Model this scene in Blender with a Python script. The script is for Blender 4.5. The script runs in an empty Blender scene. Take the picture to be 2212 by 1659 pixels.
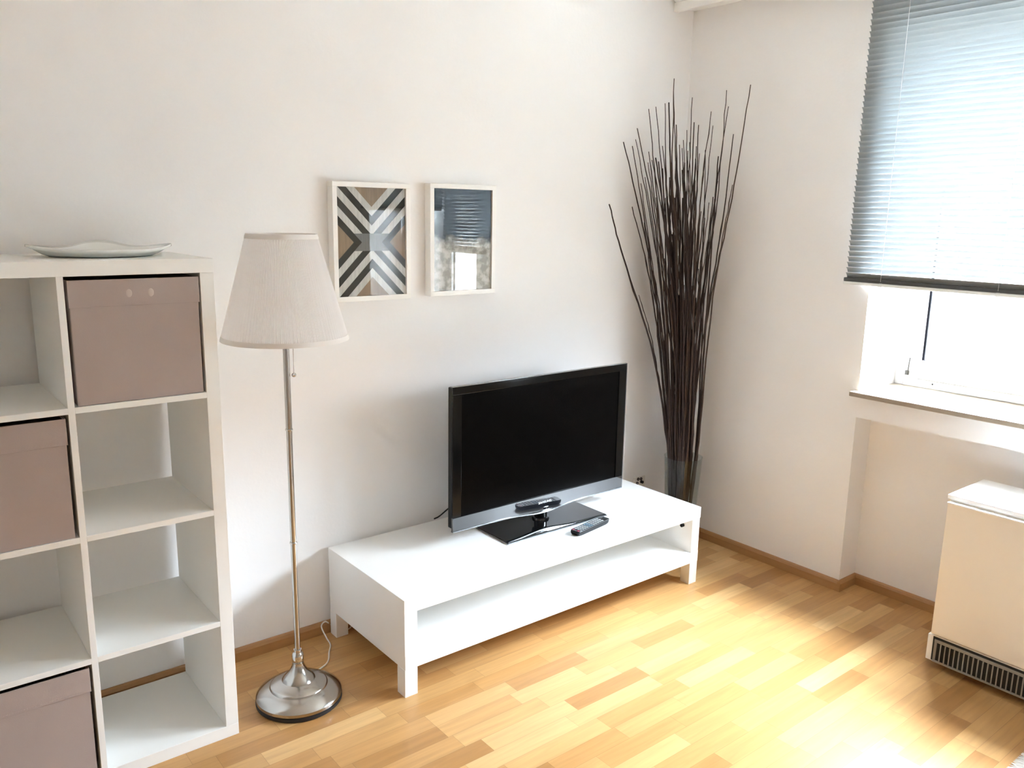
import bpy, math, random
from mathutils import Vector, Matrix

scn = bpy.context.scene
COL = scn.collection
PI = math.pi

# ------------------------------------------------------------------ camera
YAW, PITCH, ROLL, FPX = 0.6755, 0.2032, 0.0175, 1782.27
CAM = Vector((-2.5835, -2.7157, 1.5884))
def cam_axes():
    f = Vector((math.sin(YAW)*math.cos(PITCH), math.cos(YAW)*math.cos(PITCH), -math.sin(PITCH)))
    r = Vector((math.cos(YAW), -math.sin(YAW), 0)); u = r.cross(f)
    return r*math.cos(ROLL)+u*math.sin(ROLL), -r*math.sin(ROLL)+u*math.cos(ROLL), f
_r, _u, _f = cam_axes()
cd = bpy.data.cameras.new('camera'); cam = bpy.data.objects.new('camera', cd); COL.objects.link(cam)
cd.sensor_fit = 'HORIZONTAL'; cd.sensor_width = 36.0; cd.lens = FPX/2212*36.0
cd.clip_start = 0.02; cd.clip_end = 200
cam.matrix_world = Matrix(((_r.x, _u.x, -_f.x, CAM.x), (_r.y, _u.y, -_f.y, CAM.y), (_r.z, _u.z, -_f.z, CAM.z), (0, 0, 0, 1)))
scn.camera = cam

# ------------------------------------------------------------------ light and exposure
SKY = 9.0
EXPOSURE = 3.0
vs = scn.view_settings
vs.view_transform = 'Standard'; vs.look = 'None'; vs.gamma = 1.0; vs.use_curve_mapping = False
vs.exposure = EXPOSURE
w = bpy.data.worlds.new('overcast_sky'); scn.world = w; w.use_nodes = True
bg = w.node_tree.nodes['Background']
bg.inputs['Strength'].default_value = SKY
# overcast sky: brighter overhead than at the horizon
_n, _l = w.node_tree.nodes, w.node_tree.links
_tc = _n.new('ShaderNodeTexCoord'); _sx = _n.new('ShaderNodeSeparateXYZ'); _l.new(_tc.outputs['Generated'], _sx.inputs[0])
_rp = _n.new('ShaderNodeMapRange'); _rp.inputs['From Min'].default_value = 0.0; _rp.inputs['From Max'].default_value = 1.0
_rp.inputs['To Min'].default_value = 0.45; _rp.inputs['To Max'].default_value = 3.8; _l.new(_sx.outputs['Z'], _rp.inputs['Value'])
_vm = _n.new('ShaderNodeVectorMath'); _vm.operation = 'SCALE'; _vm.inputs[0].default_value = (0.845, 0.937, 1.075)
_l.new(_rp.outputs[0], _vm.inputs['Scale']); _l.new(_vm.outputs[0], bg.inputs['Color'])
try:
    cy = scn.cycles
    cy.max_bounces = 18; cy.diffuse_bounces = 12; cy.glossy_bounces = 6
    cy.transmission_bounces = 8; cy.transparent_max_bounces = 24
    cy.caustics_reflective = False; cy.caustics_refractive = False
except Exception:
    pass
# daylight comes in through the window band: a portal guides the sky's light through it
pl = bpy.data.lights.new('window_portal', 'AREA'); pl.shape = 'RECTANGLE'; pl.size = 2.30; pl.size_y = 1.52
pl.cycles.is_portal = True
po = bpy.data.objects.new('window_portal', pl); COL.objects.link(po)
po.location = (1.03, -2.10, 1.655); po.rotation_euler = (0, PI/2, 0)
po.rotation_euler = Matrix(((0, 0, 1), (1, 0, 0), (0, 1, 0))).to_euler()   # local -Z looks along -X, local X along Y

# ------------------------------------------------------------------ materials
def new_mat(name):
    m = bpy.data.materials.new(name); m.use_nodes = True
    return m, m.node_tree.nodes, m.node_tree.links
def mat(name, col, rough=0.5, metal=0.0, spec=0.5, coat=0.0, bump=None, transl=0.0, aniso=0.0, var=None):
    m, n, l = new_mat(name); b = n['Principled BSDF']
    b.inputs['Base Color'].default_value = (*col, 1); b.inputs['Roughness'].default_value = rough
    b.inputs['Metallic'].default_value = metal; b.inputs['Specular IOR Level'].default_value = spec
    b.inputs['Coat Weight'].default_value = coat; b.inputs['Coat Roughness'].default_value = 0.03
    b.inputs['Anisotropic'].default_value = aniso
    if bump or var:
        tc = n.new('ShaderNodeTexCoord')
    if bump:
        sc_, st, di = bump
        t = n.new('ShaderNodeTexNoise'); t.inputs['Scale'].default_value = sc_; t.inputs['Detail'].default_value = 4
        l.new(tc.outputs['Object'], t.inputs['Vector'])
        bp = n.new('ShaderNodeBump'); bp.inputs['Strength'].default_value = st; bp.inputs['Distance'].default_value = di
        l.new(t.outputs['Fac'], bp.inputs['Height']); l.new(bp.outputs['Normal'], b.inputs['Normal'])
    if var:
        sc_, c2 = var
        t2 = n.new('ShaderNodeTexNoise'); t2.inputs['Scale'].default_value = sc_; t2.inputs['Detail'].default_value = 5
        l.new(tc.outputs['Object'], t2.inputs['Vector'])
        mx = n.new('ShaderNodeMix'); mx.data_type = 'RGBA'
        mx.inputs['A'].default_value = (*col, 1); mx.inputs['B'].default_value = (*c2, 1)
        l.new(t2.outputs['Fac'], mx.inputs['Factor']); l.new(mx.outputs['Result'], b.inputs['Base Color'])
    if transl > 0:
        tr = n.new('ShaderNodeBsdfTranslucent'); tr.inputs['Color'].default_value = (*col, 1)
        ms = n.new('ShaderNodeMixShader'); ms.inputs['Fac'].default_value = transl
        l.new(b.outputs['BSDF'], ms.inputs[1]); l.new(tr.outputs['BSDF'], ms.inputs[2])
        l.new(ms.outputs['Shader'], n['Material Output'].inputs['Surface'])
    return m
def glass_mat(name, tint=(0.97, 0.98, 0.98), ior=1.5, rough=0.0):
    m, n, l = new_mat(name); n.remove(n['Principled BSDF'])
    t = n.new('ShaderNodeBsdfTransparent'); t.inputs['Color'].default_value = (*tint, 1)
    g = n.new('ShaderNodeBsdfGlossy'); g.inputs['Roughness'].default_value = rough
    f = n.new('ShaderNodeFresnel'); f.inputs['IOR'].default_value = ior
    # the sheet does not bend the ray, so its inner faces reflect like its outer ones
    ge = n.new('ShaderNodeNewGeometry'); mr = n.new('ShaderNodeMapRange')
    mr.inputs['To Min'].default_value = ior; mr.inputs['To Max'].default_value = 1/ior
    l.new(ge.outputs['Backfacing'], mr.inputs['Value']); l.new(mr.outputs[0], f.inputs['IOR'])
    ms = n.new('ShaderNodeMixShader')
    l.new(f.outputs['Fac'], ms.inputs['Fac']); l.new(t.outputs['BSDF'], ms.inputs[1]); l.new(g.outputs['BSDF'], ms.inputs[2])
    l.new(ms.outputs['Shader'], n['Material Output'].inputs['Surface'])
    return m
def parquet_mat():
    m, n, l = new_mat('beech_parquet'); b = n['Principled BSDF']
    tc = n.new('ShaderNodeTexCoord'); sp = n.new('ShaderNodeSeparateXYZ'); l.new(tc.outputs['Object'], sp.inputs[0])
    def M(op, a, bb=None, c=None):
        k = n.new('ShaderNodeMath'); k.operation = op
        for i, v in enumerate((a, bb, c)):
            if v is None: continue
            if isinstance(v, (int, float)): k.inputs[i].default_value = v
            else: l.new(v, k.inputs[i])
        return k.outputs[0]
    P = 0.0685
    yy = M('DIVIDE', M('ADD', sp.outputs['Y'], 0.005), P)
    row = M('FLOOR', yy); fy = M('SUBTRACT', yy, row)
    wn = n.new('ShaderNodeTexWhiteNoise'); wn.noise_dimensions = '1D'; l.new(row, wn.inputs['W'])
    wn2 = n.new('ShaderNodeTexWhiteNoise'); wn2.noise_dimensions = '1D'; l.new(M('ADD', row, 71.3), wn2.inputs['W'])
    length = M('MULTIPLY_ADD', wn2.outputs['Value'], 0.16, 0.25)
    xx = M('DIVIDE', M('MULTIPLY_ADD', wn.outputs['Value'], 3.0, sp.outputs['X']), length)
    colm = M('FLOOR', xx); fx = M('SUBTRACT', xx, colm)
    cv = n.new('ShaderNodeCombineXYZ'); l.new(row, cv.inputs[0]); l.new(colm, cv.inputs[1])
    w3 = n.new('ShaderNodeTexWhiteNoise'); w3.noise_dimensions = '2D'; l.new(cv.outputs[0], w3.inputs['Vector'])
    ramp = n.new('ShaderNodeValToRGB'); e = ramp.color_ramp.elements
    e[0].position = 0.0; e[0].color = (0.36, 0.18, 0.060, 1); e[1].position = 1.0; e[1].color = (0.62, 0.40, 0.185, 1)
    for p_, c_ in ((0.14, (0.44, 0.235, 0.085, 1)), (0.5, (0.50, 0.285, 0.110, 1)), (0.86, (0.55, 0.33, 0.135, 1))):
        k = e.new(p_); k.color = c_
    l.new(w3.outputs['Value'], ramp.inputs['Fac'])
    # grain, stretched along the strips and shifted from strip to strip
    gv = n.new('ShaderNodeCombineXYZ')
    l.new(M('MULTIPLY', sp.outputs['X'], 4.0), gv.inputs[0]); l.new(M('MULTIPLY', sp.outputs['Y'], 55.0), gv.inputs[1])
    l.new(M('MULTIPLY', w3.outputs['Value'], 40.0), gv.inputs[2])
    gn = n.new('ShaderNodeTexNoise'); gn.inputs['Scale'].default_value = 1.0; gn.inputs['Detail'].default_value = 6
    gn.inputs['Distortion'].default_value = 0.6; l.new(gv.outputs[0], gn.inputs['Vector'])
    gm = M('MULTIPLY_ADD', gn.outputs['Fac'], 0.50, 0.75)
    # joints
    ex = M('MULTIPLY', M('MINIMUM', fx, M('SUBTRACT', 1.0, fx)), length)
    ey = M('MULTIPLY', M('MINIMUM', fy, M('SUBTRACT', 1.0, fy)), P)
    ed = M('MINIMUM', ex, ey)
    jt = n.new('ShaderNodeMapRange'); jt.inputs['From Max'].default_value = 0.0011
    jt.inputs['To Min'].default_value = 0.62; jt.inputs['To Max'].default_value = 1.0; l.new(ed, jt.inputs['Value'])
    # few small knots
    vo = n.new('ShaderNodeTexVoronoi'); vo.inputs['Scale'].default_value = 2.6; l.new(tc.outputs['Object'], vo.inputs['Vector'])
    kn = n.new('ShaderNodeMapRange'); kn.inputs['From Min'].default_value = 0.006; kn.inputs['From Max'].default_value = 0.014
    kn.inputs['To Min'].default_value = 0.45; kn.inputs['To Max'].default_value = 1.0; l.new(vo.outputs['Distance'], kn.inputs['Value'])
    f_ = M('MULTIPLY', M('MULTIPLY', gm, jt.outputs[0]), kn.outputs[0])
    vm = n.new('ShaderNodeVectorMath'); vm.operation = 'SCALE'; l.new(ramp.outputs['Color'], vm.inputs[0]); l.new(f_, vm.inputs['Scale'])
    l.new(vm.outputs[0], b.inputs['Base Color'])
    b.inputs['Roughness'].default_value = 0.30; b.inputs['Specular IOR Level'].default_value = 0.4
    return m
def wood_mat(name, c1, c2, axis=0):
    m, n, l = new_mat(name); b = n['Principled BSDF']
    tc = n.new('ShaderNodeTexCoord'); mp = n.new('ShaderNodeMapping'); l.new(tc.outputs['Object'], mp.inputs['Vector'])
    s = [60, 60, 60]; s[axis] = 3
    mp.inputs['Scale'].default_value = s
    t = n.new('ShaderNodeTexNoise'); t.inputs['Scale'].default_value = 1; t.inputs['Detail'].default_value = 5; t.inputs['Distortion'].default_value = 0.8
    l.new(mp.outputs[0], t.inputs['Vector'])
    mx = n.new('ShaderNodeMix'); mx.data_type = 'RGBA'; mx.inputs['A'].default_value = (*c1, 1); mx.inputs['B'].default_value = (*c2, 1)
    l.new(t.outputs['Fac'], mx.inputs['Factor']); l.new(mx.outputs['Result'], b.inputs['Base Color'])
    b.inputs['Roughness'].default_value = 0.4
    return m
def chevron_mat():
    # object origin at the print's centre: x across, z up
    m, n, l = new_mat('chevron_print'); b = n['Principled BSDF']
    tc = n.new('ShaderNodeTexCoord'); sp = n.new('ShaderNodeSeparateXYZ'); l.new(tc.outputs['Object'], sp.inputs[0])
    def M(op, a, bb=None):
        k = n.new('ShaderNodeMath'); k.operation = op
        for i, v in enumerate((a, bb)):
            if v is None: continue
            if isinstance(v, (int, float)): k.inputs[i].default_value = v
            else: l.new(v, k.inputs[i])
        return k.outputs[0]
    a = M('ABSOLUTE', sp.outputs['X']); h = M('ABSOLUTE', sp.outputs['Z'])
    s = M('SUBTRACT', h, a)
    mr = n.new('ShaderNodeMapRange'); mr.inputs['From Min'].default_value = -0.2; mr.inputs['From Max'].default_value = 0.2
    l.new(s, mr.inputs['Value'])
    rp = n.new('ShaderNodeValToRGB'); rp.color_ramp.interpolation = 'CONSTANT'; e = rp.color_ramp.elements
    WOOD, DARK, PALE = (0.33, 0.24, 0.16, 1), (0.030, 0.032, 0.030, 1), (0.66, 0.65, 0.62, 1)
    stops = [(-0.2, WOOD), (-0.074, DARK), (-0.041, PALE), (-0.008, DARK), (0.025, PALE), (0.058, DARK), (0.091, PALE), (0.124, WOOD)]
    for i, (p_, c_) in enumerate(stops):
        k = e[i] if i < 2 else e.new((p_+0.2)/0.4)
        k.position = (p_+0.2)/0.4; k.color = c_
    l.new(mr.outputs[0], rp.inputs['Fac'])
    inside = M('MULTIPLY', M('LESS_THAN', h, 0.031), M('GREATER_THAN', s, -0.041))
    mx = n.new('ShaderNodeMix'); mx.data_type = 'RGBA'; mx.inputs['B'].default_value = (0.20, 0.21, 0.21, 1)
    l.new(inside, mx.inputs['Factor']); l.new(rp.outputs['Color'], mx.inputs['A'])
    mp = n.new('ShaderNodeMapping'); mp.inputs['Scale'].default_value = (120, 1, 9); l.new(tc.outputs['Object'], mp.inputs['Vector'])
    t = n.new('ShaderNodeTexNoise'); t.inputs['Scale'].default_value = 1; t.inputs['Detail'].default_value = 6; l.new(mp.outputs[0], t.inputs['Vector'])
    g = M('ADD', M('MULTIPLY', t.outputs['Fac'], 0.7), 0.65)
    vm = n.new('ShaderNodeVectorMath'); vm.operation = 'SCALE'; l.new(mx.outputs['Result'], vm.inputs[0]); l.new(g, vm.inputs['Scale'])
    l.new(vm.outputs[0], b.inputs['Base Color']); b.inputs['Roughness'].default_value = 0.7; b.inputs['Specular IOR Level'].default_value = 0.1
    return m

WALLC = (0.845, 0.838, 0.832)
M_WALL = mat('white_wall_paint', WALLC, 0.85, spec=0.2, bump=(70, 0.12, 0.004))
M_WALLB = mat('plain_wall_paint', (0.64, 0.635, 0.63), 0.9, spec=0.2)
M_CEIL = mat('ceiling_paint', (0.88, 0.88, 0.87), 0.9, spec=0.2)
M_FLOOR = parquet_mat()
M_BASE = wood_mat('baseboard_beech', (0.44, 0.24, 0.10), (0.34, 0.17, 0.065), 0)
M_BASEY = wood_mat('baseboard_beech_side', (0.44, 0.24, 0.10), (0.34, 0.17, 0.065), 1)
M_LAM = mat('white_laminate', (0.85, 0.86, 0.855), 0.35, spec=0.45)
M_LAM2 = mat('white_foil', (0.83, 0.84, 0.825), 0.42, spec=0.4)
M_BOX = mat('mauve_fabric', (0.41, 0.345, 0.32), 0.9, spec=0.15, bump=(600, 0.25, 0.001), var=(9, (0.37, 0.31, 0.29)))
M_TAB = mat('pale_mauve_tab', (0.50, 0.43, 0.40), 0.8, spec=0.2)
M_BOXIN = mat('dark_lining', (0.05, 0.04, 0.04), 0.9)
M_CER = mat('white_glazed_ceramic', (0.80, 0.82, 0.80), 0.15, spec=0.5, coat=0.3)
M_NICKEL = mat('brushed_nickel', (0.47, 0.45, 0.42), 0.17, metal=1.0)
M_NICKEL2 = mat('polished_nickel', (0.58, 0.56, 0.53), 0.10, metal=1.0)
M_RUB = mat('black_rubber', (0.012, 0.012, 0.013), 0.6)
M_SHADE = mat('pleated_white_fabric', (0.94, 0.93, 0.93), 0.9, spec=0.1, transl=0.62)
M_TRIMF = mat('fabric_band', (0.86, 0.84, 0.82), 0.85, spec=0.1, transl=0.15)
M_CORDW = mat('white_cord', (0.80, 0.78, 0.74), 0.5)
M_BLK = mat('black_plastic', (0.005, 0.005, 0.006), 0.35, spec=0.25)
M_GLOSS = mat('black_gloss', (0.004, 0.004, 0.0045), 0.05, spec=0.45, coat=0.3)
M_DARKGLOSS = mat('black_bezel', (0.003, 0.003, 0.003), 0.10, spec=0.18)
M_BEZEL = mat('smoked_gloss', (0.012, 0.013, 0.016), 0.05, spec=0.8, coat=1.0)
M_SCREEN = mat('dark_screen', (0.0015, 0.0013, 0.0012), 0.25, spec=0.04)
M_CLEAR = mat('clear_edge_silver', (0.28, 0.30, 0.31), 0.15, metal=0.7)
M_LOGO = mat('logo_silver_white', (0.7, 0.7, 0.7), 0.4)
M_BTN = mat('grey_white_keys', (0.36, 0.38, 0.38), 0.5)
M_BTNR = mat('red_keys', (0.36, 0.07, 0.12), 0.5)
M_BTNB = mat('blue_keys', (0.16, 0.26, 0.33), 0.5)
M_FRAME = mat('white_frame', (0.86, 0.85, 0.82), 0.4, spec=0.4)
M_PRINT = chevron_mat()
def reflection_print_mat():
    # generic print with reflected window tones painted in: dark blue-grey upper half, pale mottled lower half, with a ragged border between them
    m, n, l = new_mat('reflection_toned_print'); b = n['Principled BSDF']
    tc = n.new('ShaderNodeTexCoord'); sp = n.new('ShaderNodeSeparateXYZ'); l.new(tc.outputs['Object'], sp.inputs[0])
    t = n.new('ShaderNodeTexNoise'); t.inputs['Scale'].default_value = 22; t.inputs['Detail'].default_value = 5; l.new(tc.outputs['Object'], t.inputs['Vector'])
    k = n.new('ShaderNodeMath'); k.operation = 'MULTIPLY_ADD'; k.inputs[1].default_value = 0.09; l.new(t.outputs['Fac'], k.inputs[0]); l.new(sp.outputs['Z'], k.inputs[2])
    r = n.new('ShaderNodeMapRange'); r.inputs['From Min'].default_value = 0.025; r.inputs['From Max'].default_value = 0.065; l.new(k.outputs[0], r.inputs['Value'])
    t2 = n.new('ShaderNodeTexNoise'); t2.inputs['Scale'].default_value = 34; t2.inputs['Detail'].default_value = 4; l.new(tc.outputs['Object'], t2.inputs['Vector'])
    r2 = n.new('ShaderNodeMapRange'); r2.inputs['From Min'].default_value = 0.42; r2.inputs['From Max'].default_value = 0.60; l.new(t2.outputs['Fac'], r2.inputs['Value'])
    pale = n.new('ShaderNodeMix'); pale.data_type = 'RGBA'; pale.inputs['A'].default_value = (0.36, 0.34, 0.30, 1); pale.inputs['B'].default_value = (0.66, 0.64, 0.60, 1)
    l.new(r2.outputs[0], pale.inputs['Factor'])
    mx = n.new('ShaderNodeMix'); mx.data_type = 'RGBA'; mx.inputs['B'].default_value = (0.045, 0.060, 0.080, 1)
    l.new(r.outputs[0], mx.inputs['Factor']); l.new(pale.outputs['Result'], mx.inputs['A'])
    l.new(mx.outputs['Result'], b.inputs['Base Color']); b.inputs['Roughness'].default_value = 0.7; b.inputs['Specular IOR Level'].default_value = 0.1
    return m
M_REFLPRINT = reflection_print_mat()
M_PICGLASS = glass_mat('picture_glass', (0.97, 0.98, 0.98), 1.5)
M_WGLASS = glass_mat('window_glass', (0.96, 0.98, 0.98), 1.45)
M_VGLASS = glass_mat('vase_glass', (0.86, 0.89, 0.89), 1.5)
M_PVC = mat('white_window_frame', (0.64, 0.64, 0.63), 0.3, spec=0.5)
M_GASKET = mat('dark_gasket', (0.008, 0.008, 0.011), 0.6, spec=0.05)
M_HINGE = mat('dull_metal', (0.05, 0.048, 0.045), 0.5, spec=0.2)
M_SILL = mat('brown_stone_sill', (0.34, 0.28, 0.21), 0.3, spec=0.5, var=(30, (0.26, 0.21, 0.155)))
M_SLAT = mat('pale_slat', (0.34, 0.37, 0.38), 0.45, spec=0.25)
M_RAILD = mat('dark_bottom_rail', (0.06, 0.065, 0.07), 0.35)
M_RAILW = mat('pale_bottom_rail', (0.75, 0.76, 0.75), 0.35)
M_CORD = mat('blind_cord', (0.85, 0.85, 0.83), 0.7)
M_HEAT = mat('cream_enamel', (0.80, 0.74, 0.65), 0.4, spec=0.4)
M_HEATT = mat('white_enamel', (0.85, 0.84, 0.82), 0.35, spec=0.4)
M_GRILLE = mat('grey_grille', (0.27, 0.255, 0.225), 0.5)
M_DARK = mat('dark_inside', (0.02, 0.02, 0.018), 0.9)
M_SOCK = mat('socket_white', (0.74, 0.72, 0.68), 0.45)
M_RUG = mat('grey_rug_wool', (0.50, 0.47, 0.43), 0.95, spec=0.1, bump=(300, 0.6, 0.003), var=(200, (0.36, 0.33, 0.30)))
M_FRINGE = mat('cream_fringe', (0.72, 0.70, 0.66), 0.9, spec=0.1)
M_TWIG = mat('dark_twig_bark', (0.050, 0.033, 0.030), 0.65, spec=0.3, bump=(180, 0.5, 0.002), var=(60, (0.025, 0.014, 0.012)))
M_TWIG2 = mat('brown_twig_bark', (0.085, 0.058, 0.046), 0.65, spec=0.3, bump=(180, 0.5, 0.002), var=(60, (0.05, 0.028, 0.020)))
M_FACADE = mat('pale_render', (0.56, 0.53, 0.48), 0.9, spec=0.1, var=(0.6, (0.50, 0.47, 0.42)))
M_FROOF = mat('roof_tiles', (0.25, 0.16, 0.12), 0.8)
M_FWIN = mat('facade_window', (0.18, 0.20, 0.22), 0.3)
M_GROUND = mat('courtyard_paving', (0.17, 0.17, 0.155), 0.9, var=(0.8, (0.13, 0.13, 0.12)))
M_LEAF = mat('green_leaves', (0.05, 0.11, 0.035), 0.7, var=(3, (0.09, 0.16, 0.05)))
M_TRUNK = mat('tree_trunk', (0.10, 0.07, 0.05), 0.9)

# ------------------------------------------------------------------ mesh builder
class MB:
    def __init__(s): s.v = []; s.f = []; s.m = []
    def add(s, vs_, fs, mi=0):
        o = len(s.v); s.v += [tuple(p) for p in vs_]; s.f += [tuple(i+o for i in f) for f in fs]; s.m += [mi]*len(fs)
        return s
    def box(s, x0, x1, y0, y1, z0, z1, mi=0):
        x0, x1 = min(x0, x1), max(x0, x1); y0, y1 = min(y0, y1), max(y0, y1); z0, z1 = min(z0, z1), max(z0, z1)
        v = [(x, y, z) for z in (z0, z1) for y in (y0, y1) for x in (x0, x1)]
        return s.add(v, [(0, 2, 3, 1), (4, 5, 7, 6), (0, 1, 5, 4), (2, 6, 7, 3), (0, 4, 6, 2), (1, 3, 7, 5)], mi)
    def prism(s, pts, axis, a, b, mi=0):
        # pts: outline in the two other axes (counter-clockwise or not), extruded along axis from a to b
        def P(p, t):
            q = list(p); q.insert(axis, t); return q
        n = len(pts)
        v = [P(p, a) for p in pts]+[P(p, b) for p in pts]
        f = [tuple(range(n)), tuple(range(2*n-1, n-1, -1))]+[(i, (i+1) % n, (i+1) % n+n, i+n) for i in range(n)]
        return s.add(v, f, mi)
    def lathe(s, prof, cx, cy, seg=48, mi=0, rfun=None, closed=False):
        n = len(prof); v = []
        for k in range(seg):
            a = 2*PI*k/seg
            for (r, z) in prof:
                rr = rfun(r, z, k) if rfun else r
                v.append((cx+rr*math.cos(a), cy+rr*math.sin(a), z))
        f = []
        for k in range(seg):
            k2 = (k+1) % seg
            for i in range(n-1 if not closed else n):
                i2 = (i+1) % n
                f.append((k*n+i, k2*n+i, k2*n+i2, k*n+i2))
        return s.add(v, f, mi)
    def tube(s, pts, rad, seg=8, mi=0, caps=True):
        pts = [Vector(p) for p in pts]; n = len(pts)
        rad = rad if isinstance(rad, (list, tuple)) else [rad]*n
        v = []; prev = None
        for i, p in enumerate(pts):
            d = (pts[min(i+1, n-1)]-pts[max(i-1, 0)]).normalized()
            if prev is None:
                a = d.orthogonal().normalized()
            else:
                a = (prev-d*prev.dot(d)).normalized()
            prev = a; b = d.cross(a)
            for k in range(seg):
                t = 2*PI*k/seg; v.append(p+(a*math.cos(t)+b*math.sin(t))*rad[i])
        f = [(i*seg+k, i*seg+(k+1) % seg, (i+1)*seg+(k+1) % seg, (i+1)*seg+k) for i in range(n-1) for k in range(seg)]
        if caps:
            f += [tuple(range(seg-1, -1, -1)), tuple((n-1)*seg+k for k in range(seg))]
        return s.add(v, f, mi)
    def sphere(s, c, r, seg=16, rings=10, mi=0, sc=(1, 1, 1)):
        v = []; f = []
        for i in range(rings+1):
            t = PI*i/rings
            for k in range(seg):
                a = 2*PI*k/seg
                v.append((c[0]+sc[0]*r*math.sin(t)*math.cos(a), c[1]+sc[1]*r*math.sin(t)*math.sin(a), c[2]+sc[2]*r*math.cos(t)))
        for i in range(rings):
            for k in range(seg):
                f.append((i*seg+k, (i+1)*seg+k, (i+1)*seg+(k+1) % seg, i*seg+(k+1) % seg))
        return s.add(v, f, mi)
    def build(s, name, mats, parent=None, smooth=False, bevel=0.0, local=False, merge=False):
        me = bpy.data.meshes.new(name)
        off = Vector((0, 0, 0))
        if parent is not None and not local:
            p = parent
            while p is not None: off += p.location; p = p.parent
        me.from_pydata([tuple(Vector(q)-off) for q in s.v], [], s.f); me.validate()
        if not isinstance(mats, (list, tuple)): mats = [mats]
        for m_ in mats: me.materials.append(m_)
        for i, p in enumerate(me.polygons):
            p.material_index = s.m[i] if i < len(s.m) else 0
            p.use_smooth = smooth
        import bmesh
        bm = bmesh.new(); bm.from_mesh(me)
        if merge: bmesh.ops.remove_doubles(bm, verts=bm.verts, dist=1e-6)
        bmesh.ops.recalc_face_normals(bm, faces=bm.faces); bm.to_mesh(me); bm.free()
        o = bpy.data.objects.new(name, me); COL.objects.link(o)
        if parent is not None: o.parent = parent
        if bevel > 0:
            b = o.modifiers.new('edge', 'BEVEL'); b.width = bevel; b.segments = 2; b.limit_method = 'ANGLE'; b.angle_limit = 0.7
        return o
def thing(name, label, cat, loc, group=None, rz=0.0):
    o = bpy.data.objects.new(name, None); o.empty_display_size = 0.05; COL.objects.link(o)
    o.location = loc; o.rotation_euler = (0, 0, rz); o['label'] = label; o['category'] = cat
    if group: o['group'] = group
    return o
def tag(o, label, cat, group=None):
    o['label'] = label; o['category'] = cat
    if group: o['group'] = group
    return o
def structure(o, label=None, cat=None):
    o['kind'] = 'structure'
    if label: o['label'] = label
    if cat: o['category'] = cat
    return o
def smooth_by_angle(o, ang=0.6):
    for p in o.data.polygons: p.use_smooth = True
    try: o.data.set_sharp_from_angle(angle=ang)
    except Exception: pass
    return o

# ------------------------------------------------------------------ room shell
XR, XO = 0.643, 1.02            # inner and outer face of the window wall
XL, YF, ZC = -4.1, -4.8, 2.62   # left wall, wall behind the camera, ceiling
YO0, YO1 = -3.20, -0.995        # window opening along y
ZS, ZT, ZW = 0.893, 2.295, 2.42   # sill top, lintel, window head behind the lintel
structure(MB().box(XL-.1, XO, YF-.1, .1, -.12, 0).build('floor', M_FLOOR), 'strip parquet floor of beech blocks', 'floor')
structure(MB().box(XL-.1, XO, YF-.1, .1, ZC, ZC+.12).build('ceiling', M_CEIL), 'plain white ceiling', 'ceiling')
structure(MB().box(XL-.1, XO, 0, .15, -.12, ZC+.12).build('wall_back', M_WALL), 'white textured wall behind the television bench', 'wall')
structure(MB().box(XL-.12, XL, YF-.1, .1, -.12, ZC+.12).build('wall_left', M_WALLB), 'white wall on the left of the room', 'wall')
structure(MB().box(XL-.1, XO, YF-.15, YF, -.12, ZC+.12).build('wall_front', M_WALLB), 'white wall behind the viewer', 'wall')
wr = MB()
wr.box(XR, XO, YO1, 0, -.12, ZC+.1); wr.box(XR, XO, YF, YO0, -.12, ZC+.1)
wr.box(XR, .915, YO0, YO1, ZT, ZC+.1); wr.box(.915, XO, YO0, YO1, ZW, ZC+.1); wr.box(XR, XO, YO0, YO1, .78, ZS-.02); wr.box(.772, XO, YO0, YO1, -.12, .78)
wr.box(.80, .915, -2.86, -2.58, ZS-.01, ZT); wr.box(.915, XO, -2.86, -2.58, ZS-.01, ZW)
structure(wr.build('wall_right', M_WALL), 'window wall with a recessed niche under the sill', 'wall')
def skirting(pts):  # profile (depth, height)
    return [(0, 0), (.014, 0), (.014, .034), (.010, .043), (.004, .048), (0, .048)]
sk = skirting(None)
b = MB().prism([(-d, z) for d, z in sk], 0, XL, XR); structure(b.build('baseboard_back', M_BASE), 'beech baseboard along the back wall', 'baseboard')
b = MB().prism([(XR-d, z) for d, z in sk], 1, YO1, 0)
structure(b.build('baseboard_right', M_BASEY), 'beech baseboard between the corner and the niche', 'baseboard')
b = MB().prism([(YO1-d, z) for d, z in sk], 0, XR-.014, .772)
b.prism([(.772-d, z) for d, z in sk], 1, YO0, YO1)
structure(b.build('baseboard_niche', M_BASEY), 'beech baseboard inside the niche under the window', 'baseboard')
b = MB().prism([(XL+d, z) for d, z in sk], 1, YF, 0); structure(b.build('baseboard_left', M_BASEY), 'beech baseboard along the left wall', 'baseboard')
# pelmet board close under the ceiling above the window and its rounded rail
b = MB().box(.500, .520, YO0-.2, -.004, 2.505, 2.545); b.box(.520, XR, YO0-.2, -.004, 2.530, 2.545)
structure(b.build('trim_1', M_FRAME, bevel=.002), 'white pelmet board over the window near the ceiling', 'trim')
b = MB().prism([(.520+.045*math.sin(t)*1.0, 2.583-.041*math.cos(t)) for t in [i*2*PI/20 for i in range(20)]], 1, YO0-.2, -.012)
structure(b.build('trim_2', M_FRAME, smooth=False), 'rounded white rail above the pelmet board', 'trim')
# window sill
structure(MB().box(.600, .945, YO0-.02, YO1+.018, ZS-.02, ZS).build('trim_3', M_SILL, bevel=.003), 'brown stone window sill', 'sill')

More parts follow.
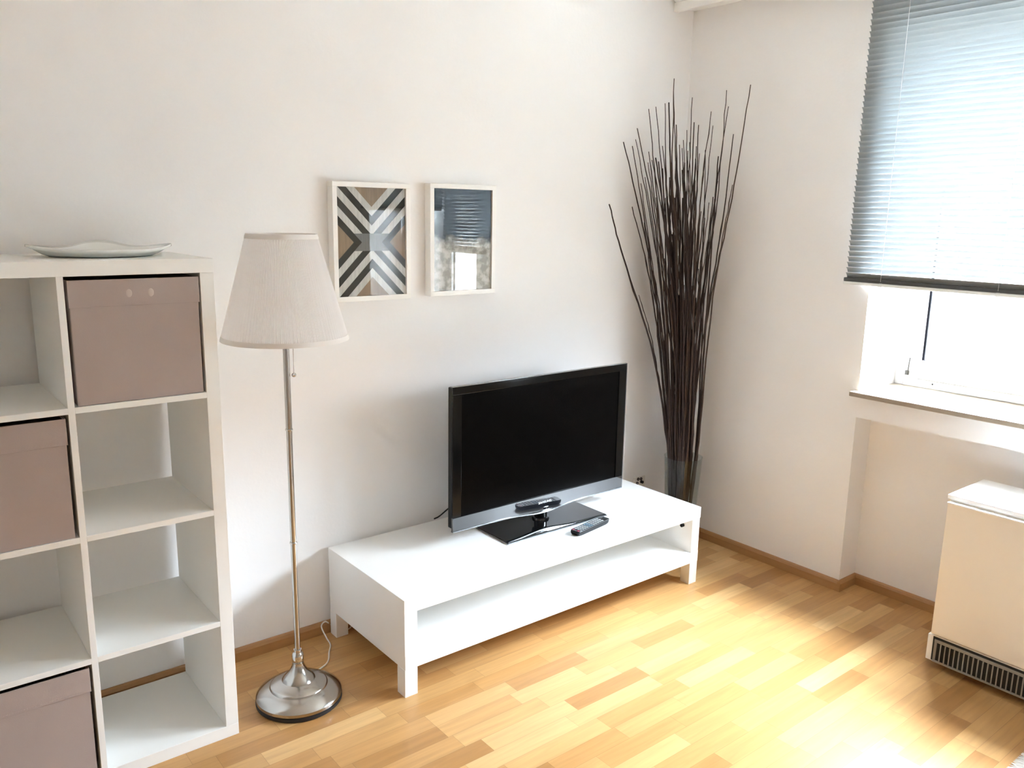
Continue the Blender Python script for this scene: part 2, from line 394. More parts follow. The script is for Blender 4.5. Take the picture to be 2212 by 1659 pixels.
# ------------------------------------------------------------------ windows
def window(name, y0, y1, label):
    o = bpy.data.objects.new(name, None); COL.objects.link(o); o.location = (.97, (y0+y1)/2, ZS); structure(o, label, 'window')
    X0, X1 = .935, 1.00
    f = MB()
    f.box(X0, X1, y0, y0+.04, ZS, ZW); f.box(X0, X1, y1-.04, y1, ZS, ZW)
    f.box(X0, X1, y0+.04, y1-.04, ZS, ZS+.035); f.box(X0, X1, y0+.04, y1-.04, ZW-.04, ZW)
    f.build('window_frame', M_PVC, o, bevel=.003)
    s_ = MB(); a0, a1, c0, c1 = y0+.042, y1-.042, ZS+.037, ZW-.042; W_ = .063; XA, XB = .925, .985
    s_.box(XA, XB, a0, a0+W_, c0, c1); s_.box(XA, XB, a1-W_, a1, c0, c1)
    s_.box(XA, XB, a0+W_, a1-W_, c0, c0+W_+.015); s_.box(XA, XB, a0+W_, a1-W_, c1-W_, c1)
    s_.build('sash', M_PVC, o, bevel=.004)
    g0, g1, h0, h1 = a0+W_, a1-W_, c0+W_+.015, c1-W_
    g = MB(); t = .009
    g.box(.945, .953, g0, g0+t, h0, h1); g.box(.945, .953, g1-t, g1, h0, h1); g.box(.945, .953, g0+t, g1-t, h0, h0+.002); g.box(.945, .953, g0+t, g1-t, h1-t, h1)
    g.build('gasket', M_GASKET, o)
    MB().box(.953, .957, g0, g1, h0, h1).build('glass_pane', M_WGLASS, o)
    h = MB(); hy = a1-.018
    h.tube([(.918, hy, c0+.012), (.918, hy, c0+.030)], .008, 12); h.tube([(.917, hy-.004, c0+.030), (.917, hy-.007, c0+.086)], .0025, 8)
    h.build('hinge', M_HINGE, o)
    k = MB(); ky = a0+.03
    k.box(.915, .925, ky-.014, ky+.014, 1.50, 1.57); k.box(.885, .915, ky-.008, ky+.008, 1.53, 1.546); k.box(.880, .892, ky-.01, ky+.01, 1.42, 1.546)
    k.build('window_handle', M_PVC, o, bevel=.002)
    MB().tube([(.9345, y1-.165, ZS+.022), (.9335, y1-.165, ZS+.022)], .0035, 10).build('drain_hole', M_DARK, o)
    return o
window('window_1', -2.06, YO1, 'white framed casement behind the lowered blind')
window('window_2', -2.58, -2.06, 'narrow white framed casement behind the half raised blind')
window('window_3', YO0, -2.86, 'white framed pane at the far end of the window band')

def blind(y0, y1, zrail, label):
    o = thing('venetian_blind', label, 'blind', (.61, (y0+y1)/2, zrail), 'venetian blinds at the window')
    xc = .61; zt = 2.475
    hr = MB().box(xc-.013, xc+.013, y0, y1, zt, 2.503); hr.build('headrail', M_RAILW, o, bevel=.001)
    pitch = .0215; n = int((zt-.006-(zrail+.030))/pitch)
    tilt = math.radians(53); wd = .0125; sl = MB()
    for i in range(n+1):
        zc = zrail+.038+i*pitch
        top = []; bot = []
        for k in range(5):
            u = -1+k*.5; h = .0022*(1-u*u)
            # window-side edge lower than the room-side edge
            x = xc+u*wd*math.cos(tilt)+h*math.sin(tilt); z = zc-u*wd*math.sin(tilt)+h*math.cos(tilt)
            top.append((x, z+.0002)); bot.append((x, z-.0002))
        sl.prism(top+bot[::-1], 1, y0+.004, y1-.004)
    sl.build('slats', M_SLAT, o)
    MB().box(xc-.012, xc+.012, y0, y1, zrail+.013, zrail+.028).build("bottom_rail", M_RAILD, o, bevel=.002)
    br = MB().box(xc-.013, xc+.013, y0-.002, y1+.002, zrail, zrail+.013).build('rail_cover', M_RAILW, o, bevel=.003)
    for cy_ in (y1-.158, y1-.591, y1-1.02):
        if cy_ < y0+.05: continue
        c = MB()
        for dx in (-.0138, .0138): c.tube([(xc+dx, cy_, zrail+.02), (xc+dx, cy_, zt)], .0006, 6)
        c.build('ladder_cord', M_CORD, o)
        MB().box(xc-.0155, xc+.004, cy_-.008, cy_+.008, zrail-.001, zrail+.014).build('cord_clip', M_RAILW, o, bevel=.003)
    return o
blind(-2.112, -.905, 1.330, 'lowered grey-white venetian blind nearest the room corner')
blind(-3.26, -2.122, 1.600, 'half raised venetian blind farther from the room corner')

# ------------------------------------------------------------------ shelf unit
UX, UY, TO, TI, CW, CH, UD = -1.8016, -.42, .0381, .0162, .3338, .3326, .3904
HT = 2*TO+4*CH+3*TI
UL = UX-2*TO-2*CW-TI
def zsh(k): return HT-TO-k*CH-(k-1)*TI      # top of the k-th shelf from above
u = thing('shelf_unit', 'white cube shelf unit with four rows standing against the wall', 'shelf unit', ((UX+UL)/2, UY+UD/2, 0))
MB().box(UL, UX, UY, UY+UD, HT-TO, HT).build('top_panel', M_LAM2, u, bevel=.001)
MB().box(UL, UX, UY, UY+UD, 0, TO).build('bottom_panel', M_LAM2, u, bevel=.001)
for a, b_ in ((UL, UL+TO), (UX-TO, UX)):
    MB().box(a, b_, UY, UY+UD, TO, HT-TO).build('side_panel', M_LAM2, u, bevel=.001)
xd = UX-TO-CW-TI
MB().box(xd, xd+TI, UY, UY+UD, TO, HT-TO).build('divider', M_LAM2, u, bevel=.0007)
for k in (1, 2, 3):
    for a, b_ in ((UL+TO, xd), (xd+TI, UX-TO)):
        MB().box(a, b_, UY, UY+UD, zsh(k)-TI, zsh(k)).build('shelf', M_LAM2, u, bevel=.0007)

def storage_box(x0, x1, z0, label, tabs=False):
    cx = (x0+x1)/2
    yf, yb, h = UY+.004, UY+.36, .321
    o = thing('storage_box', label, 'storage box', (cx, (yf+yb)/2, z0), 'fabric boxes in the shelf unit')
    t = .004; b_ = MB()
    b_.box(x0, x1, yf, yf+t, z0, z0+h); b_.box(x0, x1, yb-t, yb, z0, z0+h)
    b_.box(x0, x0+t, yf+t, yb-t, z0, z0+h); b_.box(x1-t, x1, yf+t, yb-t, z0, z0+h); b_.box(x0+t, x1-t, yf+t, yb-t, z0, z0+.005)
    b_.build('box_body', M_BOX, o, bevel=.0025)
    e = .0022; zf = z0+h-.068; r_ = MB()
    r_.box(x0-e, x1+e, yf-e*1.6, yf, zf, z0+h+.001); r_.box(x0-e, x0, yf, yb, zf, z0+h+.001); r_.box(x1, x1+e, yf, yb, zf, z0+h+.001)
    fl = r_.build('folded_rim', M_BOX, o, bevel=.0007)
    st = MB(); nst = 46
    for i in range(nst):
        xa = x0+.008+(x1-x0-.016)*i/nst; st.box(xa, xa+.0035, yf-e*1.6-.0006, yf-e*1.6, zf+.006, zf+.0072)
    st.build('stitching', M_BOX, fl)
    for dx in (-.018, .036) if tabs else ():
        MB().sphere((cx+dx, yf-e*1.6+.0015, z0+h-.036), .013, 14, 8, 0, (.8, .18, 1.1)).build('grip_tab', M_TAB, o, smooth=True)
    return o
storage_box(-2.164, -1.846, zsh(1)+.0005, 'mauve fabric box in the top row of the shelf unit, under the dish', True)
storage_box(-2.517, -2.199, zsh(2)+.0005, 'mauve fabric box in the second row, left column of the shelf unit')
storage_box(-2.517, -2.199, TO+.0005, 'mauve fabric box in the bottom row of the shelf unit')

# wavy dish on top
def dish():
    cx, cy_, z0 = -2.035, -.215, HT; seg = 72
    bm = MB()
    def bump(a, c, w_): 
        d = (a-c+PI) % (2*PI)-PI; return math.exp(-(d/w_)**2)
    prof = [(.0, .005), (.5, .005), (.70, .007), (.80, .013), (.91, .024), (1.0, .031)]
    rows = []
    for k in range(seg):
        a = 2*PI*k/seg
        lob = bump(a, 0, .45)+bump(a, PI, .5)+1.35*bump(a, 1.40, .38)
        R_ = .148+.036*lob-.010*bump(a, -PI/2, .9)
        row = []
        for (rr, zz) in prof:
            z = zz*(.74+.36*lob) if rr > .71 else zz
            row.append((cx+R_*rr*math.cos(a), cy_+R_*rr*math.sin(a), z0+z))
        low = [(cx+(R_*rr+.001)*math.cos(a), cy_+(R_*rr+.001)*math.sin(a), z0+max(.0005, (zz*(.74+.36*lob) if rr > .71 else zz)-.006)) for rr, zz in prof[::-1]]
        rows.append(row+low)
    n = len(rows[0]); v = [p for r_ in rows for p in r_]
    f = [(k*n+i, ((k+1) % seg)*n+i, ((k+1) % seg)*n+i+1, k*n+i+1) for k in range(seg) for i in range(n-1)]
    bm.add(v, f)
    o = bm.build('ceramic_dish', M_CER, smooth=True, merge=True)
    tag(o, 'pale ceramic dish with a wavy upturned rim on top of the shelf unit', 'dish')
dish()

# ------------------------------------------------------------------ floor lamp
LX, LY = -1.575, -.357
lamp = thing('floor_lamp', 'brushed nickel floor lamp with a pleated white shade, beside the shelf unit', 'floor lamp', (LX, LY, 0))
smooth_by_angle(MB().lathe([(.0, .0), (.136, 0), (.139, .003), (.139, .013), (.132, .015), (.0, .015)], LX, LY, 72).build('foot_ring', M_RUB, lamp))
prof = [(.0, .015), (.136, .015), (.138, .017), (.138, .027), (.135, .031), (.128, .036), (.116, .044), (.104, .050), (.0935, .0540),
        (.0920, .0585), (.0900, .0610), (.086, .0630), (.076, .0675), (.064, .0725), (.0535, .0755), (.0510, .0795), (.0485, .0830), (.043, .089),
        (.034, .098), (.027, .108), (.0215, .120), (.0185, .130), (.0185, .134), (.0, .134)]
smooth_by_angle(MB().lathe(prof, LX, LY, 96).build('lamp_base', M_NICKEL, lamp), .5)
smooth_by_angle(MB().lathe([(.0, .134), (.0175, .134), (.0195, .139), (.0195, .158), (.0165, .166), (.013, .171), (.0125, .180), (.0, .180)], LX, LY, 48).build('collar', M_NICKEL2, lamp), .5)
for z0, z1, r_ in ((.180, .551, .0092), (.551, .923, .0092), (.923, 1.36, .0098)):
    smooth_by_angle(MB().lathe([(0, z0), (r_, z0), (r_, z1), (0, z1)], LX, LY, 32).build('pole', M_NICKEL, lamp))
for z0 in (.551, .923):
    smooth_by_angle(MB().lathe([(0, z0-.003), (.0110, z0-.003), (.0122, z0), (.0110, z0+.003), (0, z0+.003)], LX, LY, 32).build('joint_ring', M_NICKEL2, lamp))
ZB, ZTOP, RB, RT = 1.206, 1.520, .187, .1005
def rline(z): return RB+(RT-RB)*(z-ZB)/(ZTOP-ZB)
SEG = 440
def pleat(r, z, k): return r+(.0013 if k % 2 else -.0009)+.0006*math.sin(k*1.7)
zz = [ZB+.012+(ZTOP-ZB-.024)*i/4 for i in range(5)]
prof = [(rline(z), z) for z in zz]
shade = MB().lathe(prof, LX, LY, SEG, rfun=pleat).build('lamp_shade', M_SHADE, lamp)
for a, b_ in ((ZB, ZB+.014), (ZTOP-.014, ZTOP)):
    pr = [(rline(a)+.0022, a), (rline((a+b_)/2)+.003, (a+b_)/2), (rline(b_)+.0022, b_), (rline(b_)-.003, b_), (rline(a)-.003, a)]
    smooth_by_angle(MB().lathe(pr, LX, LY, 96, closed=True).build('shade_band', M_TRIMF, shade), 1.0)
sp = MB()
for k in range(3):
    a = k*2*PI/3+.5; sp.tube([(LX, LY, 1.36), (LX+rline(1.508)*.99*math.cos(a), LY+rline(1.508)*.99*math.sin(a), 1.508)], .0016, 6)
sp.lathe([(0, 1.345), (.02, 1.345), (.02, 1.365), (0, 1.365)], LX, LY, 20)
sp.build('shade_holder', M_NICKEL2, lamp)
smooth_by_angle(MB().lathe([(0, 1.365), (.014, 1.366), (.016, 1.385), (.028, 1.412), (.030, 1.430), (.024, 1.450), (.010, 1.462), (0, 1.463)], LX, LY, 28).build('light_bulb', M_CORDW, lamp), 1.0)
ch = MB(); CX, CY_ = LX+.020, LY-.006
ch.tube([(LX+.008, LY, 1.33), (CX, CY_, 1.325), (CX, CY_, 1.10)], .0009, 6)
for i in range(40): ch.sphere((CX, CY_, 1.105+i*.0045), .0016, 6, 4)
chain = ch.build('pull_chain', M_NICKEL2, lamp, smooth=True)
MB().sphere((CX, CY_, 1.094), .0072, 20, 12).build('chain_ball', M_NICKEL2, chain, smooth=True)
def bez(pts, n=10):   # Catmull-Rom through the points
    P_ = [Vector(p) for p in pts]; P_ = [2*P_[0]-P_[1]]+P_+[2*P_[-1]-P_[-2]]; out = []
    for i in range(1, len(P_)-2):
        for k in range(n):
            t = k/n; a, b2, c, d = P_[i-1:i+3]
            out.append(.5*((2*b2)+(c-a)*t+(2*a-5*b2+4*c-d)*t*t+(3*b2-a-3*c+d)*t**3))
    out.append(P_[-2]); return out
MB().tube(bez([(-1.480, -.262, .012), (-1.405, -.215, .004), (-1.365, -.150, .004), (-1.338, -.105, .004), (-1.330, -.055, .008), (-1.335, -.026, .042), (-1.318, -.022, .055),
               (-1.295, -.010, .035), (-1.26, -.035, .006), (-1.225, -.040, .006), (-1.20, -.025, .02)], 8), .0028, 8).build('power_cord', M_CORDW, lamp, smooth=True)

# ------------------------------------------------------------------ pictures on the wall
def picture(x0, x1, z0, z1, pm, label):
    o = thing('picture_frame', label, 'picture', ((x0+x1)/2, 0, (z0+z1)/2))
    d, w_ = .040, .018; f = MB()
    f.box(x0, x1, -d, -.001, z1-w_, z1); f.box(x0, x1, -d, -.001, z0, z0+w_)
    f.box(x0, x0+w_, -d, -.001, z0+w_, z1-w_); f.box(x1-w_, x1, -d, -.001, z0+w_, z1-w_)
    f.build('frame', M_FRAME, o, bevel=.001)
    hx, hz = (x1-x0)/2-w_+.001, (z1-z0)/2-w_+.001
    MB().box(-hx, hx, -.031, -.008, -hz, hz).build('print', pm, o, local=True)
    MB().box(-hx, hx, -.0345, -.0325, -hz, hz).build('glass_sheet', M_PICGLASS, o, local=True)
    return o
picture(-1.250, -.936, 1.269, 1.690, M_PRINT, 'white framed print with a black and white chevron cross, nearer the lamp')
picture(-.848, -.537, 1.272, 1.697, M_REFLPRINT, 'white framed print with reflection tones painted in, dark above and pale below, nearer the twigs')

# ------------------------------------------------------------------ tv bench
BX0, BX1, BYB, BYF, BH = -1.294, .207, -.020, -.566, .350
LG = .049
bench = thing('tv_bench', 'long low white television bench with an open shelf', 'tv bench', ((BX0+BX1)/2, (BYB+BYF)/2, 0))
MB().box(BX0-.001, BX1+.002, BYF-.001, BYB, .301, BH).build('bench_top', M_LAM, bench, bevel=.0012)
MB().box(BX0+.001, BX1+.001, BYF, BYB, .099, .149).build('lower_shelf', M_LAM, bench, bevel=.0012)
for a, b_ in ((BX0, BX0+LG), (BX1-LG, BX1-.001)):
    MB().box(a, b_, BYF, BYB, .149, .301).build('side_panel', M_LAM, bench, bevel=.0008)
for a in (BX0, BX1-LG-.001):
    for c in (BYF, BYB-LG):
        MB().box(a, a+LG, c, c+LG, 0, .099).build('leg', M_LAM, bench, bevel=.0008)
MB().tube([(BX1-LG+.001, -.515, .262), (BX1-LG-.012, -.515, .262)], .008, 14).build('screw_knob', M_BLK, bench)

# ------------------------------------------------------------------ television
TX = -.470; TFY = -.300
tv = thing('television', 'black flat screen television standing on the white bench', 'television', (TX, -.285, BH))
x0, x1, z0, z1 = TX-.452, TX+.452, .411, .968
def zlow(x): return z0-.017*math.exp(-((x-TX)/.125)**2)
# frame around the screen: three bars plus the deep lower bar with a dipping chin
sx0, sx1, sz0, sz1 = TX-.412, TX+.411, .466, .938
cas = MB()
cas.box(x0, x1, TFY+.006, TFY+.032, z0+.012, z1-.002)
cas.build('back_casing', M_BLK, tv, bevel=.004)
bz = MB()
bz.box(x0, x1, TFY, TFY+.006, sz1, z1); bz.box(x0, sx0, TFY, TFY+.006, sz0, sz1); bz.box(sx1, x1, TFY, TFY+.006, sz0, sz1)
bz.build('bezel', M_DARKGLOSS, tv, bevel=.0015)
N = 48; xs = [x0+(x1-x0)*i/N for i in range(N+1)]
low = MB().prism([(x, zlow(x)+.003) for x in xs]+[(x1, sz0), (x0, sz0)], 1, TFY-.002, TFY+.008)
lowo = low.build('lower_bezel', M_BEZEL, tv)
ed = MB()
for i in range(N):
    xa, xb = xs[i], xs[i+1]
    ed.add([(xa, TFY-.004, zlow(xa)-.001), (xb, TFY-.004, zlow(xb)-.001), (xb, TFY-.004, zlow(xb)+.003), (xa, TFY-.004, zlow(xa)+.003),
            (xa, TFY+.010, zlow(xa)-.001), (xb, TFY+.010, zlow(xb)-.001), (xb, TFY+.010, zlow(xb)+.003), (xa, TFY+.010, zlow(xa)+.003)],
           [(0, 1, 2, 3), (7, 6, 5, 4), (0, 4, 5, 1), (3, 2, 6, 7)]+([(0, 3, 7, 4)] if i == 0 else [])+([(1, 5, 6, 2)] if i == N-1 else []))
ed.box(x1, x1+.003, TFY-.002, TFY+.010, z0, z1)
ed.box(x0, x1+.003, TFY-.001, TFY+.010, z1, z1+.002)
ed.build('clear_edge', M_CLEAR, tv, merge=True)
MB().box(sx0, sx1, TFY+.0035, TFY+.0065, sz0, sz1).build('screen', M_SCREEN, tv)
tc_ = bpy.data.curves.new('logo_text', 'FONT'); tc_.body = 'SAMSUNG'; tc_.size = .0128; tc_.extrude = .0002; tc_.offset = .00035
tc_.align_x = 'CENTER'; tc_.space_character = 1.02
to = bpy.data.objects.new('logo_tmp', tc_); COL.objects.link(to)
bpy.context.view_layer.update()
dg = bpy.context.evaluated_depsgraph_get(); lm_ = bpy.data.meshes.new_from_object(to.evaluated_get(dg))
bpy.data.objects.remove(to)
wv = max(v.co.x for v in lm_.vertices)-min(v.co.x for v in lm_.vertices)
kx = .068/wv
for v in lm_.vertices: v.co = Vector((v.co.x*kx, -v.co.z, v.co.y))
lm_.name = 'brand_lettering'; lm_.materials.clear(); lm_.materials.append(M_LOGO)
lo = bpy.data.objects.new('brand_lettering', lm_); COL.objects.link(lo); lo.parent = lowo
lo.location = Vector((TX+.004, TFY-.0024, .4345))-Vector(tv.location)
bs = MB().box(TX-.263, TX+.264, -.400, -.196, BH+.003, BH+.008)
base = bs.build('stand_base', M_GLOSS, tv, bevel=.002)
MB().box(TX-.266, TX+.267, -.403, -.193, BH+.0002, BH+.0045).build('base_edge', M_CLEAR, base, bevel=.002)
ne = MB().lathe([(0, BH+.008), (.036, BH+.008), (.034, BH+.016), (.027, BH+.018), (.026, BH+.052), (.034, BH+.056), (.036, BH+.066), (0, BH+.066)], TX+.01, -.270, 40)
smooth_by_angle(ne.build('stand_neck', M_GLOSS, tv), .6)
MB().box(TX-.10, TX+.10, TFY+.032, TFY+.058, .46, .80).build('rear_housing', M_BLK, tv, bevel=.01)
MB().tube(bez([(TX-.30, -.255, .60), (TX-.34, -.20, .50), (TX-.330, -.10, .425), (TX-.338, -.04, .372), (TX-.345, -.012, .3535)], 8), .003, 8).build('power_cable', M_BLK, tv, smooth=True)

# ------------------------------------------------------------------ remote control
ra = math.radians(9.5)
rem = thing('remote_control', 'black remote control lying on the bench in front of the television', 'remote control', (-.362, -.464, BH), rz=ra)
L_, W2 = .108, .0235
out = []
for i in range(24):
    t = 2*PI*i/24; c, s_ = math.cos(t), math.sin(t)
    out.append((math.copysign(abs(c)**.22, c)*L_, math.copysign(abs(s_)**.35, s_)*W2))
rb = MB()
n_ = len(out)
lay = [(.90, .0005), (.97, .004), (1.0, .012), (1.0, .017), (.985, .0195)]
v = [(x*k, y*(k if k < 1 else 1), z) for k, z in lay for x, y in out]
f = [(i*n_+j, i*n_+(j+1) % n_, (i+1)*n_+(j+1) % n_, (i+1)*n_+j) for i in range(len(lay)-1) for j in range(n_)]
f += [tuple(range(n_-1, -1, -1)), tuple((len(lay)-1)*n_+j for j in range(n_))]
rb.add(v, f); body = rb.build('remote_body', M_BLK, rem, local=True)
rx = MB()
for sgn in (-1, 1): rx.box(-L_*.93, L_*.93, sgn*(W2-.0012)-.0006, sgn*(W2-.0012)+.0006, .0185, .0202)
rx.build('side_strip', M_CLEAR, rem, local=True)
for i in range(13):
    xk = -.096+i*.0145
    for j in range(3):
        yk = (-1+j)*.0125
        if i == 0 and j == 1: continue
        mm = M_BTNR if i == 0 else (M_BTNB if 5 <= i <= 6 else M_BTN)
        if i == 12: mm = M_BLK
        MB().box(xk-.0048, xk+.0048, yk-.0042, yk+.0042, .0190, .0212).build('button', mm, rem, local=True, bevel=.0008)

# ------------------------------------------------------------------ vase and twigs
VX, VY = .470, -.240
VR, VB, VH = .091, .066, .456
prof = [(0, 0), (VB*.9, 0), (VB, .004), (VB, .02), (VR, VH-.003), (VR+.001, VH), (VR-.002, VH), (VR-.0035, VH-.004), (VB-.003, .022), (VB-.006, .016), (0, .014)]
vase = smooth_by_angle(MB().lathe(prof, VX, VY, 64).build('glass_vase', M_VGLASS), .8)
tag(vase, 'tall clear glass vase standing on the floor in the corner, full of twigs', 'vase')
rng = random.Random(11)
# each twig's tip as a direction fan around the vase: (sideways, up) in metres seen along the line from the room, and thickness
SIDE = Vector((.783, -.622, 0)).normalized(); AWAY = Vector((.622, .783, 0)).normalized()
tips = TIPS = [
 (-.036,2.186,1.0,'tallest'),(.302,2.166,1.05,'right'),(.196,2.141,.8,''),(.205,2.073,.8,''),(.044,2.108,.8,''),(.128,2.050,.8,''),(.136,1.990,.75,''),
 (.228,1.955,1.1,''),(-.150,2.056,.9,''),(-.118,2.066,.85,''),(-.077,2.081,.85,''),(-.060,2.085,1.5,''),(-.039,2.090,.9,''),(-.028,1.991,1.2,''),
 (.020,1.969,.8,''),(.004,1.926,.8,''),(.052,2.003,1.1,''),(.072,1.992,1.0,''),(.032,1.917,.7,''),(.076,1.869,.8,''),(-.202,1.973,1.0,''),
 (-.210,1.925,.8,''),(-.265,1.913,1.25,''),(-.225,1.896,.9,''),(-.170,1.762,.8,''),(-.152,1.873,.9,''),(-.189,1.734,.8,''),(-.138,1.837,.9,''),
 (-.156,1.826,.9,''),(-.090,1.899,.9,''),(-.076,1.858,.8,''),(-.056,1.876,1.5,''),(-.029,1.848,1.6,''),(-.002,1.891,.8,''),(.024,1.880,.9,''),
 (.102,1.884,.8,''),(.160,1.750,.6,''),(.226,1.735,.9,''),(.146,1.672,1.5,''),(.138,1.680,1.2,''),(.120,1.655,.8,''),(.084,1.615,.9,''),
 (-.335,1.640,1.5,'left'),(-.230,1.630,1.1,''),(-.176,1.560,.9,''),(-.205,1.230,.7,''),(-.056,1.750,1.1,''),(.006,1.776,1.0,''),(-.122,1.673,.9,''),
 (-.060,1.620,1.0,''),(-.014,1.905,1.0,''),(.010,1.828,1.0,''),(.062,1.900,.9,'')]
for i in range(72):
    hz_ = rng.uniform(1.15, 1.86)
    tips = tips+[(max(-.16, min(.16, rng.gauss(.0, .085)))*max(.35, (hz_-.75)/1.1), hz_, rng.uniform(.9, 1.5), '')]
for i, (sx, tz, th, kind) in enumerate(tips):
    dd = rng.uniform(-1, 1)*.10
    sx -= .062*(tz-.46)       # the whole bundle leans a little to the left
    tip = Vector((VX, VY, 0))+SIDE*sx; tip.z = tz
    ln = (tip-CAM); tip = CAM+ln*(1+dd/ln.length)
    while tip.x > .615 or tip.y > -.03:
        tip = CAM+(tip-CAM)*.993
    # rim passage and foot inside the vase
    lat = max(-1, min(1, sx/.22))*.058+rng.gauss(0, .022); dep = max(-1, min(1, dd/.10))*.045+rng.gauss(0, .02)
    q = Vector((lat, dep, 0)); 
    if q.length > .072: q *= .072/q.length
    rim = Vector((VX, VY, 0))+SIDE*q.x+AWAY*q.y; rim.z = VH+.005
    foot = Vector((VX, VY, 0))+SIDE*(q.x*.55)+AWAY*(q.y*.55); foot.z = .022
    mid = rim.lerp(tip, .45); spread = (tip-rim); spread.z = 0
    mid -= spread*(.16 if kind != 'left' else .10)
    mid += SIDE*rng.gauss(0, .008)+AWAY*rng.gauss(0, .008)
    m2 = rim.lerp(tip, .75)-spread*.08+SIDE*rng.gauss(0, .007)+AWAY*rng.gauss(0, .007)
    if kind == 'left':
        mid = rim.lerp(tip, .42)-spread*.12; m2 = rim.lerp(tip, .80)-spread*.02
    pts = bez([foot, rim, mid, m2, tip], 8)
    # slight kinks at the nodes
    n_ = len(pts); wob = []
    for k, p in enumerate(pts):
        t = k/(n_-1); a = .0022*math.sin(t*6)
        p2 = p+SIDE*rng.gauss(0, .0012)*(0 < t < 1)+AWAY*rng.gauss(0, .0012)*(0 < t < 1); wob.append(p2)
    r0 = .0052*th**.5; r1 = .0019*th
    rad = [r0+(r1-r0)*(k/(n_-1))**.9 for k in range(n_)]
    for k in range(4, n_-2):
        if rng.random() < .10: rad[k] *= 1.35
    tw = MB().tube(wob, rad, 7).build('dry_twig', M_TWIG if rng.random() < .72 else M_TWIG2, smooth=True)
    if kind == 'tallest': tag(tw, 'tallest thin dark twig of the bundle in the glass vase', 'twig')
    elif kind == 'right': tag(tw, 'long twig leaning out farthest to the right in the glass vase', 'twig')
    elif kind == 'left': tag(tw, 'thick twig splaying out farthest to the left of the bundle in the vase', 'twig')
    else: tag(tw, 'thin dark brown dry twig within the dense bundle in the glass vase', 'twig', 'dry twigs bundled in the glass vase')

# ------------------------------------------------------------------ storage heater under the window
HX0, HX1, HY1, HY0 = .330, .625, -1.523, -2.62
ht = thing('storage_heater', 'cream enamelled storage heater standing under the window', 'heater', ((HX0+HX1)/2, (HY0+HY1)/2, 0))
MB().box(HX0+.014, HX1, HY0, HY1, .030, .640).build('heater_body', M_HEAT, ht, bevel=.003)
MB().box(HX0+.008, HX1, HY0-.001, HY1+.001, .636, .654).build('heater_top', M_HEATT, ht, bevel=.003)
MB().box(HX0-.004, HX0+.014, HY0+.008, HY1-.007, .132, .6255).build('front_panel', M_HEAT, ht, bevel=.002)
MB().box(HX0-.010, HX0+.014, HY0+.008, HY1-.007, .6255, .6315).build('panel_lip', M_HEATT, ht, bevel=.002)
MB().box(HX0+.002, HX0+.050, HY0-.003, HY1+.004, .026, .124).build('plinth', M_HEATT, ht, bevel=.002)
gf = MB(); g0, g1, gz0, gz1 = HY0+.006, HY1-.004, .026, .114
gf.box(HX0-.003, HX0+.014, g0+.012, g1-.018, gz1-.012, gz1); gf.box(HX0-.003, HX0+.014, g0+.012, g1-.018, gz0, gz0+.008)
gf.box(HX0-.002, HX0+.014, g0+.012, g0+.022, gz0, gz1); gf.box(HX0-.002, HX0+.014, g1-.026, g1-.018, gz0, gz1)
gr = gf.build('air_grille', M_GRILLE, ht, bevel=.0015)
MB().box(HX0+.0005, HX0+.0025, g0+.012, g1-.012, gz0+.004, gz1+.008).build('grille_recess', M_DARK, ht)
ns = 66
for i in range(ns):
    y = g0+.026+(g1-g0-.052)*i/(ns-1)
    MB().box(HX0-.0035, HX0+.001, y-.0020, y+.0020, gz0+.008, gz1-.012).build('grille_bar', M_GRILLE, gr)
for y in (HY0+.05, HY1-.09):
    MB().box(HX0+.05, HX1-.02, y, y+.04, 0, .031).build('foot', M_DARK, ht)

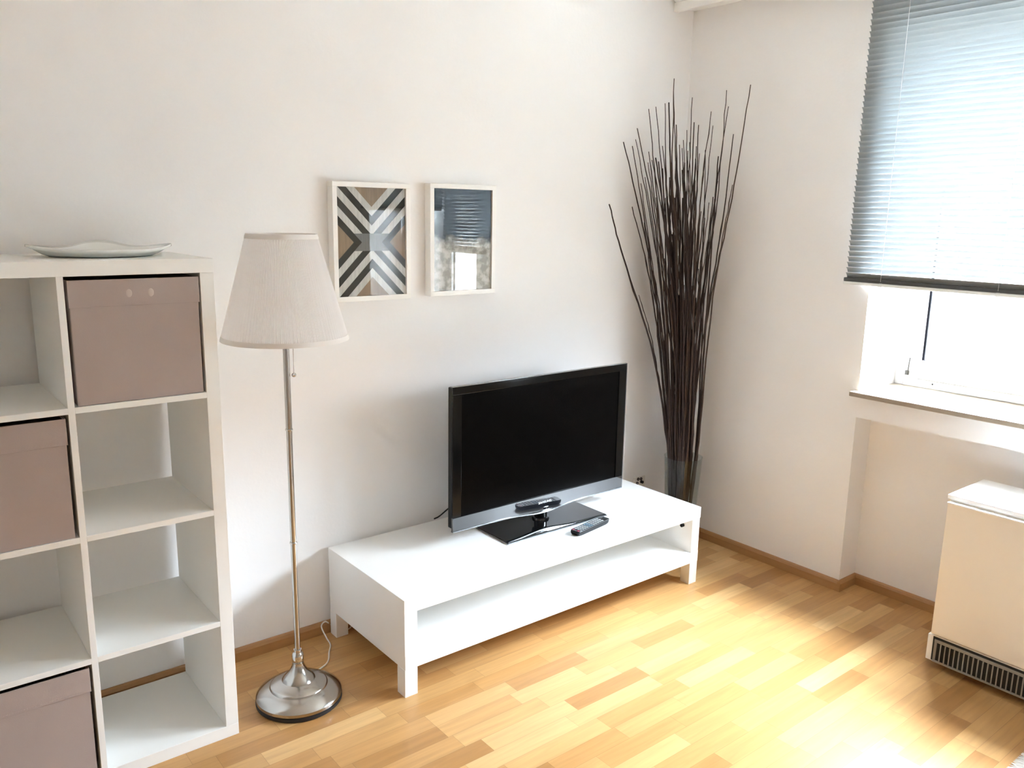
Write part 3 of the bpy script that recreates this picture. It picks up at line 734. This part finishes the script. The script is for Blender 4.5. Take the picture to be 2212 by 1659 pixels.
# ------------------------------------------------------------------ wall socket
so = thing('wall_socket', 'small white socket plate low on the wall behind the bench end', 'socket', (.425, 0, .255))
MB().box(.385, .465, -.008, -.0005, .215, .300).build('socket_plate', M_SOCK, so, bevel=.002)
for x, z in ((.412, .288), (.433, .286), (.406, .268)):
    MB().lathe([(.0045, 0), (.0085, 0), (.0085, .003), (.0045, .003)], 0, 0, 20, closed=True)
    k = MB()
    for j in range(20):
        a, a2 = 2*PI*j/20, 2*PI*(j+1)/20
        k.add([(x+r_*math.cos(t), yy_, z+r_*math.sin(t)) for yy_ in (-.008, -.011) for r_ in (.004, .0078) for t in (a, a2)],
              [(0, 1, 3, 2), (4, 6, 7, 5), (0, 4, 5, 1), (2, 3, 7, 6)])
    k.build('socket_ring', M_BLK, so, merge=True)
MB().tube([(.436, -.008, .270), (.436, -.020, .270)], .0075, 16).build('plug', M_BLK, so)

# ------------------------------------------------------------------ rug
rug = thing('rug', 'grey woven rug with a pale fringe at the bottom right of the photo', 'rug', (-.35, -2.70, 0))
RX0, RX1, RY1, RY0 = -1.15, .42, -1.975, -3.45
rgm = MB(); nr = 110
for i in range(nr):
    ya = RY0+(RY1-RY0)*i/nr; yb = RY0+(RY1-RY0)*(i+1)/nr
    rgm.box(RX0, RX1, ya, yb, .0005, .006+.0012*(i % 2))
rgm.build('woven_field', M_RUG, rug)
fr = MB(); rr_ = random.Random(5)
for i in range(196):
    x = RX0+.002+(RX1-RX0-.004)*i/195
    fr.tube([(x, RY1-.006, .007), (x+rr_.gauss(0, .001), RY1+.012, .005), (x+rr_.gauss(0, .003), RY1+.026, .0025)], [.0028, .0026, .0012], 6)
fo = fr.build('fringe', M_FRINGE, rug); fo['kind'] = 'stuff'

# ------------------------------------------------------------------ outside the window
structure(MB().box(1.2, 80, -90, 60, -6.2, -6.0).build('ground', M_GROUND), 'paved yard below the window', 'ground')
bd = thing('building', 'pale rendered building across the yard seen through the window', 'building', (15, 0, -6))
MB().box(13, 21, -60, 30, -6, 2.6).build('facade', M_FACADE, bd)
rf = MB(); rf.add([(12.6, -60.4, 2.6), (21.4, -60.4, 2.6), (17, -60.4, 4.2), (12.6, 30.4, 2.6), (21.4, 30.4, 2.6), (17, 30.4, 4.2)],
                  [(0, 1, 2), (5, 4, 3), (0, 2, 5, 3), (1, 4, 5, 2), (0, 3, 4, 1)]); rf.build('roof', M_FROOF, bd)
for fl in (-4.6, -2.0, .6):
    for i in range(22):
        y = -56+i*3.9
        wf = MB().box(12.96, 13.02, y, y+1.2, fl, fl+1.4).build('facade_window', M_PVC, bd)
        MB().box(12.94, 12.97, y+.08, y+1.12, fl+.08, fl+1.32).build('window_pane', M_FWIN, wf)
